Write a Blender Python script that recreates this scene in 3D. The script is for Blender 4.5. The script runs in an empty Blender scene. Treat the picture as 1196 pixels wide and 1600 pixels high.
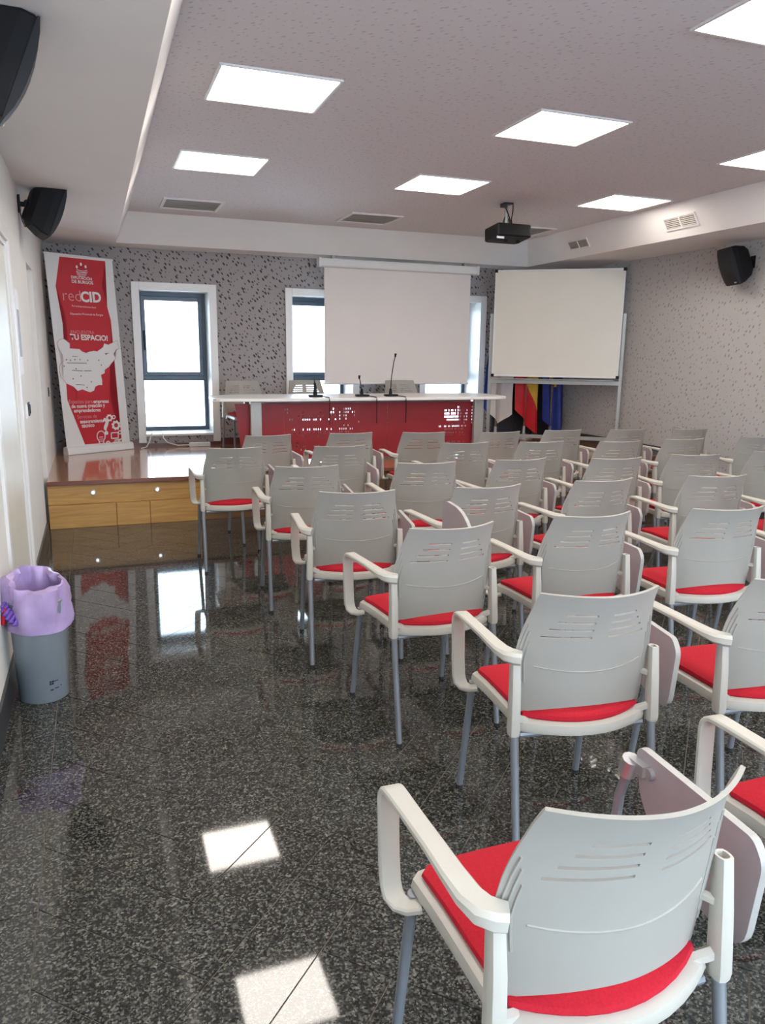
import bpy, bmesh, math, random
from mathutils import Vector, Matrix
random.seed(7)
D = bpy.data
SC = bpy.context.scene
COL = SC.collection

# ------------------------------------------------------------------ camera
H = 1.5
F_PX, PIT, YAW, ROLL = 1182.0, 0.2068, 0.3628, 0.0127
fw = Vector((math.sin(YAW)*math.cos(PIT), math.cos(YAW)*math.cos(PIT), -math.sin(PIT)))
r0 = Vector((math.cos(YAW), -math.sin(YAW), 0)); u0 = r0.cross(fw)
rr = math.cos(ROLL)*r0 + math.sin(ROLL)*u0; uu = -math.sin(ROLL)*r0 + math.cos(ROLL)*u0
cam_d = D.cameras.new('camera'); cam = D.objects.new('camera', cam_d); COL.objects.link(cam)
cam_d.sensor_fit = 'VERTICAL'; cam_d.sensor_height = 36.0; cam_d.lens = 36.0*F_PX/1600.0
cam_d.clip_start = 0.05
M = Matrix.Identity(4)
for i in range(3):
    M[i][0], M[i][1], M[i][2] = rr[i], uu[i], -fw[i]
M[2][3] = H
cam.matrix_world = M
SC.camera = cam
# ------------------------------------------------------------------ world, exposure
w = D.worlds.new('overcast_daylight'); SC.world = w; w.use_nodes = True
bg = w.node_tree.nodes['Background']; bg.inputs[0].default_value = (0.66, 0.82, 1.0, 1); bg.inputs[1].default_value = 8.5
SC.view_settings.view_transform = 'Standard'; SC.view_settings.look = 'None'
SC.view_settings.gamma = 1.0; SC.view_settings.use_curve_mapping = False
SC.view_settings.exposure = 0.56
LIGHT_STRENGTH = 10.5

# ------------------------------------------------------------------ helpers
def link(o): COL.objects.link(o); return o
class MB:
    """collects verts and faces"""
    def __init__(s): s.v = []; s.f = []; s.m = []
    def add(s, vs, fs, mi=0):
        n = len(s.v); s.v += [tuple(p) for p in vs]; s.f += [tuple(i+n for i in f) for f in fs]; s.m += [mi]*len(fs); return s
    def box(s, x0, x1, y0, y1, z0, z1, mi=0):
        vs = [(x, y, z) for z in (z0, z1) for y in (y0, y1) for x in (x0, x1)]
        return s.add(vs, [(0,2,3,1),(4,5,7,6),(0,1,5,4),(2,6,7,3),(0,4,6,2),(1,3,7,5)], mi)
    def tube(s, pts, r, n=8, cap=True, mi=0):
        pts = [Vector(p) for p in pts]; rs = r if isinstance(r, (list, tuple)) else [r]*len(pts)
        t0 = (pts[1]-pts[0]).normalized(); a = Vector((0,0,1)) if abs(t0.z) < .9 else Vector((1,0,0))
        nrm = (a - t0*a.dot(t0)).normalized(); vs = []; k = len(pts)
        for i, p in enumerate(pts):
            t = (pts[min(i+1,k-1)]-pts[max(i-1,0)]).normalized()
            nrm = (nrm - t*nrm.dot(t)).normalized(); b = t.cross(nrm)
            vs += [p + rs[i]*(math.cos(2*math.pi*j/n)*nrm + math.sin(2*math.pi*j/n)*b) for j in range(n)]
        fs = [(i*n+j, i*n+(j+1)%n, (i+1)*n+(j+1)%n, (i+1)*n+j) for i in range(k-1) for j in range(n)]
        if cap: fs += [tuple(range(n-1,-1,-1)), tuple((k-1)*n+j for j in range(n))]
        return s.add(vs, fs, mi)
    def sweep(s, pts, wide, thick, side, mi=0, bev=.25):
        """flat rounded band along pts; side = vector(s) of the band's width"""
        pts = [Vector(p) for p in pts]; k = len(pts); vs = []
        for i, p in enumerate(pts):
            t = (pts[min(i+1,k-1)]-pts[max(i-1,0)]).normalized()
            sd = Vector(side[i] if isinstance(side, list) else side); sd = (sd - t*sd.dot(t)).normalized(); n = t.cross(sd)
            a = (wide[i] if isinstance(wide, list) else wide)/2; b = (thick[i] if isinstance(thick, list) else thick)/2; c = b*2*bev
            vs += [p+sd*x+n*y for x, y in ((-a,-b+c),(-a+c,-b),(a-c,-b),(a,-b+c),(a,b-c),(a-c,b),(-a+c,b),(-a,b-c))]
        n = 8
        fs = [(i*n+j, i*n+(j+1)%n, (i+1)*n+(j+1)%n, (i+1)*n+j) for i in range(k-1) for j in range(n)]
        fs += [tuple(range(n-1,-1,-1)), tuple((k-1)*n+j for j in range(n))]
        return s.add(vs, fs, mi)
    def lathe(s, prof, c=(0,0,0), n=24, cap=True, mi=0):
        vs = [(c[0]+r*math.cos(2*math.pi*j/n), c[1]+r*math.sin(2*math.pi*j/n), c[2]+z) for r, z in prof for j in range(n)]
        k = len(prof)
        fs = [(i*n+j, i*n+(j+1)%n, (i+1)*n+(j+1)%n, (i+1)*n+j) for i in range(k-1) for j in range(n)]
        if cap: fs += [tuple(range(n-1,-1,-1)), tuple((k-1)*n+j for j in range(n))]
        return s.add(vs, fs, mi)
    def prism(s, poly, axis, a, b, mi=0):
        """poly of 2d points extruded along axis from a to b"""
        def P(p, h): return {0:(h,p[0],p[1]),1:(p[0],h,p[1]),2:(p[0],p[1],h)}[axis]
        n = len(poly); vs = [P(p, a) for p in poly]+[P(p, b) for p in poly]
        fs = [tuple(range(n-1,-1,-1)), tuple(range(n, 2*n))]+[(i,(i+1)%n,n+(i+1)%n,n+i) for i in range(n)]
        return s.add(vs, fs, mi)
    def xf(s, mat):
        s.v = [tuple(mat @ Vector(p)) for p in s.v]; return s
    def mesh(s, name, mats, smooth=False):
        me = D.meshes.new(name); me.from_pydata(s.v, [], s.f)
        for m in (mats if isinstance(mats, (list, tuple)) else [mats]): me.materials.append(m)
        me.polygons.foreach_set('material_index', s.m)
        bm = bmesh.new(); bm.from_mesh(me); bmesh.ops.recalc_face_normals(bm, faces=bm.faces); bm.to_mesh(me); bm.free()
        if smooth:
            me.polygons.foreach_set('use_smooth', [True]*len(me.polygons))
            try: me.set_sharp_from_angle(angle=math.radians(40))
            except Exception: pass
        me.update(); return me
    def build(s, name, mats, parent=None, smooth=False, bevel=0, loc=None):
        o = link(D.objects.new(name, s.mesh(name, mats, smooth)))
        if bevel: add_bevel(o, bevel)
        if parent: o.parent = parent
        if loc: o.location = loc
        return o
def add_bevel(o, wd, seg=2):
    b = o.modifiers.new('bevel', 'BEVEL'); b.width = wd; b.segments = seg; b.limit_method = 'ANGLE'; b.angle_limit = math.radians(35)
def tag(o, label, cat, group=None):
    o['label'] = label; o['category'] = cat
    if group: o['group'] = group
    return o
def struct(o): o['kind'] = 'structure'; return o
def empty(name, loc=(0,0,0), rz=0):
    o = link(D.objects.new(name, None)); o.location = loc; o.rotation_euler = (0,0,rz); o.empty_display_size = .1; return o
def copy_tree(o, parent=None):
    c = o.copy(); COL.objects.link(c); c.parent = parent
    for ch in o.children: copy_tree(ch, c)
    return c
def arc(cx, cy, r, a0, a1, n):
    return [(cx+r*math.cos(math.radians(a0+(a1-a0)*i/n)), cy+r*math.sin(math.radians(a0+(a1-a0)*i/n))) for i in range(n+1)]
def round_poly(pts, r, n=4):
    out = []; k = len(pts)
    for i in range(k):
        p, a, b = Vector(pts[i]), Vector(pts[i-1]), Vector(pts[(i+1)%k]); rad = r[i] if isinstance(r, (list,tuple)) else r
        d1 = (a-p); d2 = (b-p); q = min(rad, d1.length*.45, d2.length*.45); s = p+d1.normalized()*q; e = p+d2.normalized()*q
        for j in range(n+1):
            t = j/n; out.append(tuple((1-t)**2*s+2*t*(1-t)*p+t*t*e))
    return out

# ------------------------------------------------------------------ materials
def nodes(name):
    m = D.materials.new(name); m.use_nodes = True; nt = m.node_tree; return m, nt, nt.nodes['Principled BSDF']
def mat(name, col, rough=.5, metal=0, var=.06, scale=30, bump=0, spec=.5, coat=0):
    m, nt, b = nodes(name); N = nt.nodes; L = nt.links
    tc = N.new('ShaderNodeTexCoord'); nz = N.new('ShaderNodeTexNoise'); nz.inputs['Scale'].default_value = scale; nz.inputs['Detail'].default_value = 4
    L.new(tc.outputs['Object'], nz.inputs['Vector'])
    rp = N.new('ShaderNodeValToRGB'); rp.color_ramp.elements[0].position = .3; rp.color_ramp.elements[1].position = .7
    rp.color_ramp.elements[0].color = tuple(c*(1-var) for c in col)+(1,); rp.color_ramp.elements[1].color = tuple(min(1,c*(1+var)) for c in col)+(1,)
    L.new(nz.outputs['Fac'], rp.inputs[0]); L.new(rp.outputs[0], b.inputs['Base Color'])
    b.inputs['Roughness'].default_value = rough; b.inputs['Metallic'].default_value = metal; b.inputs['Specular IOR Level'].default_value = spec
    if coat: b.inputs['Coat Weight'].default_value = coat; b.inputs['Coat Roughness'].default_value = .05
    if bump:
        bp = N.new('ShaderNodeBump'); bp.inputs['Strength'].default_value = bump; bp.inputs['Distance'].default_value = .002
        L.new(nz.outputs['Fac'], bp.inputs['Height']); L.new(bp.outputs[0], b.inputs['Normal'])
    return m
def emit(name, col, st):
    m, nt, b = nodes(name); b.inputs['Base Color'].default_value = (*col,1); b.inputs['Emission Color'].default_value = (*col,1); b.inputs['Emission Strength'].default_value = st; return m
def fleck(name, base, dark, plane, scale=11.5, thr=.2, rough=.8, bump=.5):
    """perforated acoustic board: slanted little slots scattered over the surface"""
    m, nt, b = nodes(name); N = nt.nodes; L = nt.links
    tc = N.new('ShaderNodeTexCoord'); mp = N.new('ShaderNodeMapping')
    sep = N.new('ShaderNodeSeparateXYZ'); cmb = N.new('ShaderNodeCombineXYZ')
    L.new(tc.outputs['Object'], sep.inputs[0])
    a, c = {'xz':('X','Z'),'yz':('Y','Z'),'xy':('X','Y')}[plane]
    L.new(sep.outputs[a], cmb.inputs[0]); L.new(sep.outputs[c], cmb.inputs[1])
    mp.vector_type = 'TEXTURE'; mp.inputs['Rotation'].default_value = (0,0,math.radians(38)); mp.inputs['Scale'].default_value = (.62,1.25,1)
    L.new(cmb.outputs[0], mp.inputs[0])
    vo = N.new('ShaderNodeTexVoronoi'); vo.voronoi_dimensions = '2D'; vo.inputs['Scale'].default_value = scale; vo.inputs['Randomness'].default_value = .85
    L.new(mp.outputs[0], vo.inputs['Vector'])
    sc = N.new('ShaderNodeSeparateColor'); L.new(vo.outputs['Color'], sc.inputs[0])
    ml = N.new('ShaderNodeMath'); ml.operation = 'MULTIPLY_ADD'; L.new(sc.outputs[0], ml.inputs[0]); ml.inputs[1].default_value = thr*1.1; ml.inputs[2].default_value = thr*.45
    lt = N.new('ShaderNodeMath'); lt.operation = 'SUBTRACT'; L.new(ml.outputs[0], lt.inputs[0]); L.new(vo.outputs['Distance'], lt.inputs[1])
    mr = N.new('ShaderNodeMapRange'); mr.inputs[1].default_value = -.015; mr.inputs[2].default_value = .03; L.new(lt.outputs[0], mr.inputs[0])
    mx = N.new('ShaderNodeMix'); mx.data_type = 'RGBA'; L.new(mr.outputs[0], mx.inputs[0]); mx.inputs[6].default_value = (*base,1); mx.inputs[7].default_value = (*dark,1)
    L.new(mx.outputs[2], b.inputs['Base Color']); b.inputs['Roughness'].default_value = rough; b.inputs['Specular IOR Level'].default_value = .25
    bp = N.new('ShaderNodeBump'); bp.invert = True; bp.inputs['Strength'].default_value = bump; bp.inputs['Distance'].default_value = .004
    L.new(mr.outputs[0], bp.inputs['Height']); L.new(bp.outputs[0], b.inputs['Normal'])
    return m
def granite(name):
    m, nt, b = nodes(name); N = nt.nodes; L = nt.links
    ge = N.new('ShaderNodeNewGeometry')
    vo = N.new('ShaderNodeTexVoronoi'); vo.inputs['Scale'].default_value = 190; L.new(ge.outputs['Position'], vo.inputs['Vector'])
    sc = N.new('ShaderNodeSeparateColor'); L.new(vo.outputs['Color'], sc.inputs[0])
    nz = N.new('ShaderNodeTexNoise'); nz.inputs['Scale'].default_value = 60; nz.inputs['Detail'].default_value = 3; L.new(ge.outputs['Position'], nz.inputs['Vector'])
    ad = N.new('ShaderNodeMath'); ad.operation = 'MULTIPLY_ADD'; L.new(nz.outputs['Fac'], ad.inputs[0]); ad.inputs[1].default_value = .8; L.new(sc.outputs[0], ad.inputs[2])
    dv = N.new('ShaderNodeMath'); dv.operation = 'MULTIPLY'; L.new(ad.outputs[0], dv.inputs[0]); dv.inputs[1].default_value = .55
    rp = N.new('ShaderNodeValToRGB'); e = rp.color_ramp.elements
    e[0].position = .25; e[0].color = (.013,.013,.012,1); e[1].position = .9; e[1].color = (.28,.27,.235,1)
    k = e.new(.52); k.color = (.036,.036,.032,1); k = e.new(.72); k.color = (.12,.117,.10,1)
    L.new(dv.outputs[0], rp.inputs[0]); L.new(rp.outputs[0], b.inputs['Base Color'])
    oi = N.new('ShaderNodeObjectInfo')
    b.inputs['Roughness'].default_value = .045; b.inputs['Specular IOR Level'].default_value = .5; b.inputs['IOR'].default_value = 1.55
    return m
def wood(name, c1, c2, axis='X', rough=.35, coat=0, scale=3):
    m, nt, b = nodes(name); N = nt.nodes; L = nt.links
    tc = N.new('ShaderNodeTexCoord'); mp = N.new('ShaderNodeMapping')
    s = {'X':(1,9,14),'Y':(9,1,14),'Z':(9,9,1)}[axis]; mp.inputs['Scale'].default_value = s
    L.new(tc.outputs['Object'], mp.inputs[0])
    nz = N.new('ShaderNodeTexNoise'); nz.inputs['Scale'].default_value = scale; nz.inputs['Detail'].default_value = 6; nz.inputs['Distortion'].default_value = .8
    L.new(mp.outputs[0], nz.inputs['Vector'])
    rp = N.new('ShaderNodeValToRGB'); rp.color_ramp.elements[0].position = .32; rp.color_ramp.elements[1].position = .68
    rp.color_ramp.elements[0].color = (*c1,1); rp.color_ramp.elements[1].color = (*c2,1)
    L.new(nz.outputs['Fac'], rp.inputs[0]); L.new(rp.outputs[0], b.inputs['Base Color']); b.inputs['Roughness'].default_value = rough
    if coat: b.inputs['Coat Weight'].default_value = coat; b.inputs['Coat Roughness'].default_value = .08
    return m
def glass(name):
    m, nt, b = nodes(name); N = nt.nodes; L = nt.links; N.remove(b)
    out = [n for n in N if n.type == 'OUTPUT_MATERIAL'][0]
    tr = N.new('ShaderNodeBsdfTransparent'); tr.inputs[0].default_value = (.95,.97,.97,1)
    gl = N.new('ShaderNodeBsdfGlossy'); gl.inputs['Roughness'].default_value = .01
    fr = N.new('ShaderNodeFresnel'); fr.inputs[0].default_value = 1.45; mx = N.new('ShaderNodeMixShader')
    L.new(fr.outputs[0], mx.inputs[0]); L.new(tr.outputs[0], mx.inputs[1]); L.new(gl.outputs[0], mx.inputs[2]); L.new(mx.outputs[0], out.inputs[0])
    return m
m_plaster = mat('white_plaster', (.72,.70,.66), .75, var=.02, scale=4, spec=.3)
m_ceilpaint = mat('white_ceiling_paint', (.80,.76,.73), .8, var=.015, scale=3, spec=.2)
m_ceil = fleck('perforated_ceiling_board', (.69,.64,.63), (.52,.48,.47), 'xy', scale=18, thr=.12, bump=.2)
m_wallb = fleck('perforated_board_backlit', (.36,.325,.32), (.07,.06,.06), 'xz', scale=16.5, thr=.18)  # backlit dimness of the window wall put into the darker base
m_wallr = fleck('perforated_board_lit', (.48,.452,.432), (.30,.275,.26), 'yz', scale=15, thr=.14)  # same kind of board, lamp light put into the paler base
m_granite = granite('polished_dark_granite')
m_grout = mat('tile_joint', (.20,.17,.14), .6, var=.1, scale=40)
m_base = mat('dark_skirting', (.035,.036,.04), .3, var=.1, scale=20)
m_casing = mat('white_lacquer', (.78,.76,.73), .35, var=.01, scale=6)
m_door = mat('cream_door_paint', (.68,.66,.58), .4, var=.015, scale=5)
m_alu = mat('slate_blue_aluminium', (.045,.07,.105), .35, var=.05, scale=15)
m_glass = glass('window_glass')
m_plast = mat('grey_white_plastic', (.355,.338,.300), .42, var=.015, scale=12, bump=.02)
m_arm = mat('cream_white_plastic', (.52,.495,.435), .4, var=.015, scale=12)
m_red = mat('red_seat_fabric', (.47,.014,.028), .85, var=.12, scale=220, bump=.25, spec=.2)
m_leg = mat('grey_lacquered_steel', (.25,.265,.29), .35, .3, var=.03, scale=30)
m_rub = mat('black_rubber', (.02,.02,.02), .7)
m_tab = mat('grey_laminate_red_reflection', (.37,.32,.33), .45, var=.03, scale=20)  # grey-white laminate; the mauve is reflected red put into the colour
m_tabe = mat('pale_tablet_edge', (.40,.385,.355), .4)
m_steel = mat('brushed_steel', (.5,.5,.5), .32, .7, var=.03, scale=20)
m_dark = mat('dark_plastic', (.03,.03,.033), .4, var=.1)
m_black = mat('matt_black_plastic', (.006,.006,.007), .6, var=.1, spec=.25)
m_grille = mat('dark_grey_grille', (.015,.015,.017), .6, var=.25, spec=.3, scale=300)
m_white = mat('white_satin_metal', (.75,.74,.72), .4, var=.01)
m_screen = mat('matte_projection_fabric', (.78,.72,.68), .9, var=.012, scale=3, spec=.1)
m_board = mat('whiteboard_enamel', (.70,.66,.575), .3, var=.015, scale=3)
m_grey = mat('light_grey_metal', (.36,.36,.34), .4, .3, var=.03)
m_redp = mat('red_lacquered_panel', (.26,.010,.016), .5, var=.05, scale=8)
m_table = mat('white_table_laminate', (.72,.70,.66), .3, var=.02, scale=6)
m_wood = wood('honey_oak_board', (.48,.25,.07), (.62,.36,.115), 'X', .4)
m_woodd = wood('brown_oak_and_shaded_riser', (.15,.075,.035), (.22,.12,.06), 'X', .45)  # dark brown oak; on the risers its darkness is painted shade
m_wtop = wood('glossy_reddish_parquet', (.34,.155,.075), (.46,.235,.12), 'X', .13, coat=.6)
m_nose = wood('reddish_nosing', (.16,.05,.03), (.24,.085,.05), 'X', .3)
m_dskirt = wood('dark_red_skirting', (.09,.028,.018), (.14,.045,.03), 'X', .35)
m_bin = mat('blue_grey_plastic', (.22,.25,.28), .22, var=.04, scale=8)
m_bag = mat('lilac_polythene', (.42,.31,.54), .35, var=.16, scale=10, bump=.5)
m_knot = mat('violet_polythene', (.17,.09,.42), .35, var=.15, scale=40)
m_navy = mat('navy_ink', (.01,.015,.06), .5)
m_banw = mat('white_banner_vinyl', (.72,.71,.70), .45, var=.01)
m_banr = mat('red_banner_ink', (.50,.018,.032), .5, var=.03, scale=5)
m_bank = mat('dark_print_ink', (.12,.06,.08), .5)
m_banp = mat('pink_print_ink', (.66,.30,.31), .5)
m_spr = mat('red_flag_silk', (.62,.012,.02), .6, var=.1, scale=10)
m_spy = mat('yellow_flag_silk', (.72,.42,.03), .6, var=.1, scale=10)
m_eub = mat('blue_flag_silk', (.012,.03,.22), .55, var=.2, scale=10)
m_wflag = mat('white_flag_silk', (.62,.54,.50), .6, var=.06, scale=10)
m_bflag = mat('dark_flag_silk', (.02,.02,.035), .6, var=.2, scale=10)
m_paper = mat('white_paper', (.80,.80,.82), .6, var=.01)
m_ink = mat('grey_print', (.35,.34,.40), .6)
m_vent = mat('grey_vent_slat', (.46,.42,.37), .5)
m_ventd = mat('vent_duct', (.06,.05,.045), .8)
m_cable = mat('white_cable', (.75,.75,.74), .5)
m_lens = mat('projector_lens', (.30,.33,.45), .08, var=.1)
m_light = emit('lit_diffuser', (1.0,.925,.845), LIGHT_STRENGTH)
m_led = emit('step_led', (1,.95,.85), 3)

# ------------------------------------------------------------------ room dimensions
XL, XR, YB, YR = -0.42, 6.0, 9.15, -2.2
ZC, ZS = 2.88, 2.60
ZP, YP = 0.41, 6.85          # platform
WINS = [(0.45, 1.385), (2.195, 3.13), (3.955, 4.89)]; WZ0, WZ1 = 0.42, 2.245; CW = .085

# floor
fl = MB().box(XL-.3, XR+.2, YR-.2, YB+.3, -.12, -.004).build('floor', m_grout); struct(fl)
def clip(poly, ax, val, keep_gt):
    out = []
    for i in range(len(poly)):
        a, b = poly[i], poly[(i+1)%len(poly)]
        ia = (a[ax] > val) == keep_gt; ib = (b[ax] > val) == keep_gt
        if ia: out.append(a)
        if ia != ib:
            t = (val-a[ax])/(b[ax]-a[ax]); out.append((a[0]+t*(b[0]-a[0]), a[1]+t*(b[1]-a[1])))
    return out
T = .2; U0, V0 = -1.415, 1.46; g = .002; q = math.sqrt(.5)
tiles = []
seen = set()
for a in range(-45, 50):
    for b in range(-35, 60):
        k = (a+b) % 6
        key = (a-(k-3), b, 'h') if k >= 3 else (a, b-k, 'v')
        if key in seen: continue
        seen.add(key)
        a0, b0, o = key; la, lb = (3, 1) if o == 'h' else (1, 3)
        cs = [(U0+a0*T+g, V0+b0*T+g), (U0+(a0+la)*T-g, V0+b0*T+g), (U0+(a0+la)*T-g, V0+(b0+lb)*T-g), (U0+a0*T+g, V0+(b0+lb)*T-g)]
        poly = [((u+v)*q, (v-u)*q) for u, v in cs]
        for ax, val, kg in ((0, -.228, True), (0, XR-.005, False), (1, YR, True), (1, YP+.03, False)):
            poly = clip(poly, ax, val, kg)
            if len(poly) < 3: break
        if len(poly) < 3: continue
        c = (sum(p[0] for p in poly)/len(poly), sum(p[1] for p in poly)/len(poly))
        ar = abs(sum(poly[i][0]*poly[(i+1)%len(poly)][1]-poly[(i+1)%len(poly)][0]*poly[i][1] for i in range(len(poly))))/2
        if ar < 2e-4: continue
        tiles.append((poly, c))
y = YR
while y < YP:                                    # straight border course along the wall
    poly = [(XL+.002, y+g), (-.231, y+g), (-.231, min(y+.6, YP+.03)-g), (XL+.002, min(y+.6, YP+.03)-g)]
    tiles.append((poly, (-.325, y+.3))); y += .6
def seen_px(c):
    d = Vector((c[0], c[1], 0))-Vector((0,0,H)); z = d.dot(fw)
    if z < .2: return 1e9
    px = 598+F_PX*d.dot(rr)/z; py = 800-F_PX*d.dot(uu)/z
    return z if -150 < px < 1350 and -100 < py < 1750 else 1e6+z
tiles.sort(key=lambda t: seen_px(t[1]))
rest = MB()
for i, (poly, c) in enumerate(tiles):
    if i < 295:
        t = MB().prism([(p[0]-c[0], p[1]-c[1]) for p in poly], 2, -.012, random.uniform(-.0004, 0)).build('tile', m_granite, fl); t.location = (c[0], c[1], 0)
    else: rest.prism(poly, 2, -.012, 0)
rt = rest.build('tile_field', m_granite, fl); rt['kind'] = 'stuff'

# back wall with three window openings
bw = MB(); xs = [XL-.3]+[v for a, b in WINS for v in (a+CW*.75, b-CW*.75)]+[XR+.2]
for i in range(0, len(xs), 2): bw.box(xs[i], xs[i+1], YB, YB+.55, -.1, ZC+.1)
for i in range(1, len(xs)-1, 2):
    bw.box(xs[i], xs[i+1], YB, YB+.55, -.1, WZ0+.12); bw.box(xs[i], xs[i+1], YB, YB+.55, WZ1-CW*.75, ZC+.1)
struct(bw.build('wall_back', m_wallb))
struct(MB().box(XR, XR+.2, YR-.2, YB, -.1, ZC+.1).build('wall_right', m_wallr))
# left wall with door recess
D0, D1, DZ = 3.86, 5.0, 2.10
E0, E1, EZ = 6.5, 7.12, 2.14
lw = MB().box(XL-.25, XL, YR-.2, D0, -.1, ZC+.1).box(XL-.25, XL, D0, D1, DZ, ZC+.1).box(XL-.25, XL, D1, E0, -.1, ZC+.1)
lw.box(XL-.25, XL, E0, E1, EZ, ZC+.1).box(XL-.25, XL-.07, E0, E1, -.1, EZ).box(XL-.25, XL, E1, YB, -.1, ZC+.1).box(XL-.25, XL-.12, D0, D1, -.1, DZ)
struct(lw.build('wall_left', m_plaster))
# rear wall behind the camera with a broad window
RX0, RX1, RZ0, RZ1 = -.1, 4.1, .6, 2.45
struct(MB().box(XL-.25, RX0, YR-.2, YR, -.1, ZC+.1).box(RX1, XR+.2, YR-.2, YR, -.1, ZC+.1).box(RX0, RX1, YR-.2, YR, -.1, RZ0).box(RX0, RX1, YR-.2, YR, RZ1, ZC+.1).build('wall_rear', m_plaster))
# ceiling with perimeter soffit
ce = struct(MB().box(XL-.25, XR+.2, YR-.2, YB+.3, ZC, ZC+.12).build('ceiling', m_ceil))
SXL, SXR, SYB, SYR = .31, 5.27, 8.78, -1.6      # lower inner edge of the soffit
TXL, TXR, TYB, TYR = .43, 5.09, 8.52, -1.4      # upper inner edge, under the ceiling boards
def soffit(o, i, t):
    vs = [(x, y, ZS) for x, y in o]+[(x, y, ZS) for x, y in i]+[(x, y, ZC-.001) for x, y in o]+[(x, y, ZC-.001) for x, y in t]
    MB().add(vs, [(0,1,3,2),(4,6,7,5),(2,3,7,6),(0,4,5,1),(0,2,6,4),(1,5,7,3)]).build('soffit', m_ceilpaint, ce)
soffit(((XL,YR),(XL,YB)), ((SXL,SYR),(SXL,SYB)), ((TXL,TYR),(TXL,TYB)))
soffit(((XR,YR),(XR,YB)), ((SXR,SYR),(SXR,SYB)), ((TXR,TYR),(TXR,TYB)))
soffit(((XL,YB),(XR,YB)), ((SXL,SYB),(SXR,SYB)), ((TXL,TYB),(TXR,TYB)))
soffit(((XL,YR),(XR,YR)), ((SXL,SYR),(SXR,SYR)), ((TXL,TYR),(TXR,TYR)))
# skirtings
struct(MB().box(XL, XL+.012, YR, D0-.07, 0, .14).box(XL, XL+.012, D1+.07, E0, 0, .14).box(XL-.07, XL-.058, E0+.002, YP, 0, .14).build('baseboard_left', m_base))
struct(MB().box(XR-.012, XR, YR, YP, 0, .1).box(XR-.012, XR, YP, YB, ZP, ZP+.09).build('baseboard_right', m_base))
bb = MB(); ed = [XL]+[v for a, b in WINS for v in (a, b)]+[XR]
for i in range(0, len(ed), 2): bb.box(ed[i], ed[i+1], YB-.015, YB, ZP, ZP+.075)
for a, b in WINS: bb.box(a, b, YB-.012, YB, ZP, ZP+.03)
struct(bb.build('baseboard_back', m_dskirt))

# windows
def window(i, a, b):
    yo = YB+.40
    r = MB(); z0, z1 = WZ0+.03, WZ1
    r.box(a, a+CW, YB-.03, YB, z0, z1).box(b-CW, b, YB-.03, YB, z0, z1).box(a+CW, b-CW, YB-.03, YB, z1-CW, z1)
    root = struct(r.build('window_%d' % i, m_casing, bevel=.004))
    ia, ib, iz0, iz1 = a+CW*.8, b-CW*.8, WZ0+.125, z1-CW*.8
    MB().box(ia-.01, ia+.006, YB-.02, yo+.05, iz0, iz1).box(ib-.006, ib+.01, YB-.02, yo+.05, iz0, iz1).box(ia, ib, YB-.02, yo+.05, iz1-.006, iz1+.01).build('reveal', m_casing, root)
    MB().box(ia, ib, YB-.03, yo+.05, iz0-.02, iz0+.006).build('sill', m_casing, root, bevel=.004)
    iz0 += .006
    zt = 1.175
    MB().box(ia, ia+.05, yo, yo+.06, iz0, iz1).box(ib-.05, ib, yo, yo+.06, iz0, iz1).box(ia+.05, ib-.05, yo, yo+.06, iz1-.055, iz1).box(ia+.05, ib-.05, yo, yo+.06, iz0, iz0+.045).box(ia+.05, ib-.05, yo, yo+.06, zt-.03, zt+.03).build('frame', m_alu, root, bevel=.003)
    sa, sb = ia+.05, ib-.05
    MB().box(sa, sa+.045, yo-.015, yo+.03, zt+.03, iz1-.055).box(sb-.045, sb, yo-.015, yo+.03, zt+.03, iz1-.055).box(sa+.045, sb-.045, yo-.015, yo+.03, iz1-.105, iz1-.055).box(sa+.045, sb-.045, yo-.015, yo+.03, zt+.03, zt+.075).build('sash', m_alu, root, bevel=.003)
    MB().box(sa+.04, sb-.04, yo+.005, yo+.011, zt+.07, iz1-.1).build('pane', m_glass, root)
    MB().box(sa, sb, yo+.02, yo+.026, iz0+.04, zt-.03).build('pane', m_glass, root)
    h = MB().box(sa+.012, sa+.034, yo-.035, yo-.015, 1.60, 1.73).box(sa+.014, sa+.032, yo-.055, yo-.035, 1.60, 1.63).box(sa+.014, sa+.032, yo-.06, yo-.045, 1.50, 1.63); h.build('handle', m_black, root, bevel=.003)
for i, (a, b) in enumerate(WINS): window(i+1, a, b)
rw = MB().box(RX0, RX0+.06, YR-.12, YR-.06, RZ0, RZ1).box(RX1-.06, RX1, YR-.12, YR-.06, RZ0, RZ1).box(RX0+.06, RX1-.06, YR-.12, YR-.06, RZ0, RZ0+.06).box(RX0+.06, RX1-.06, YR-.12, YR-.06, RZ1-.06, RZ1)
for k in (1, 2, 3): rw.box(RX0+1.05*k-.03, RX0+1.05*k+.03, YR-.12, YR-.06, RZ0+.06, RZ1-.06)
struct(rw.build('window_4', m_alu))

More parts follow.
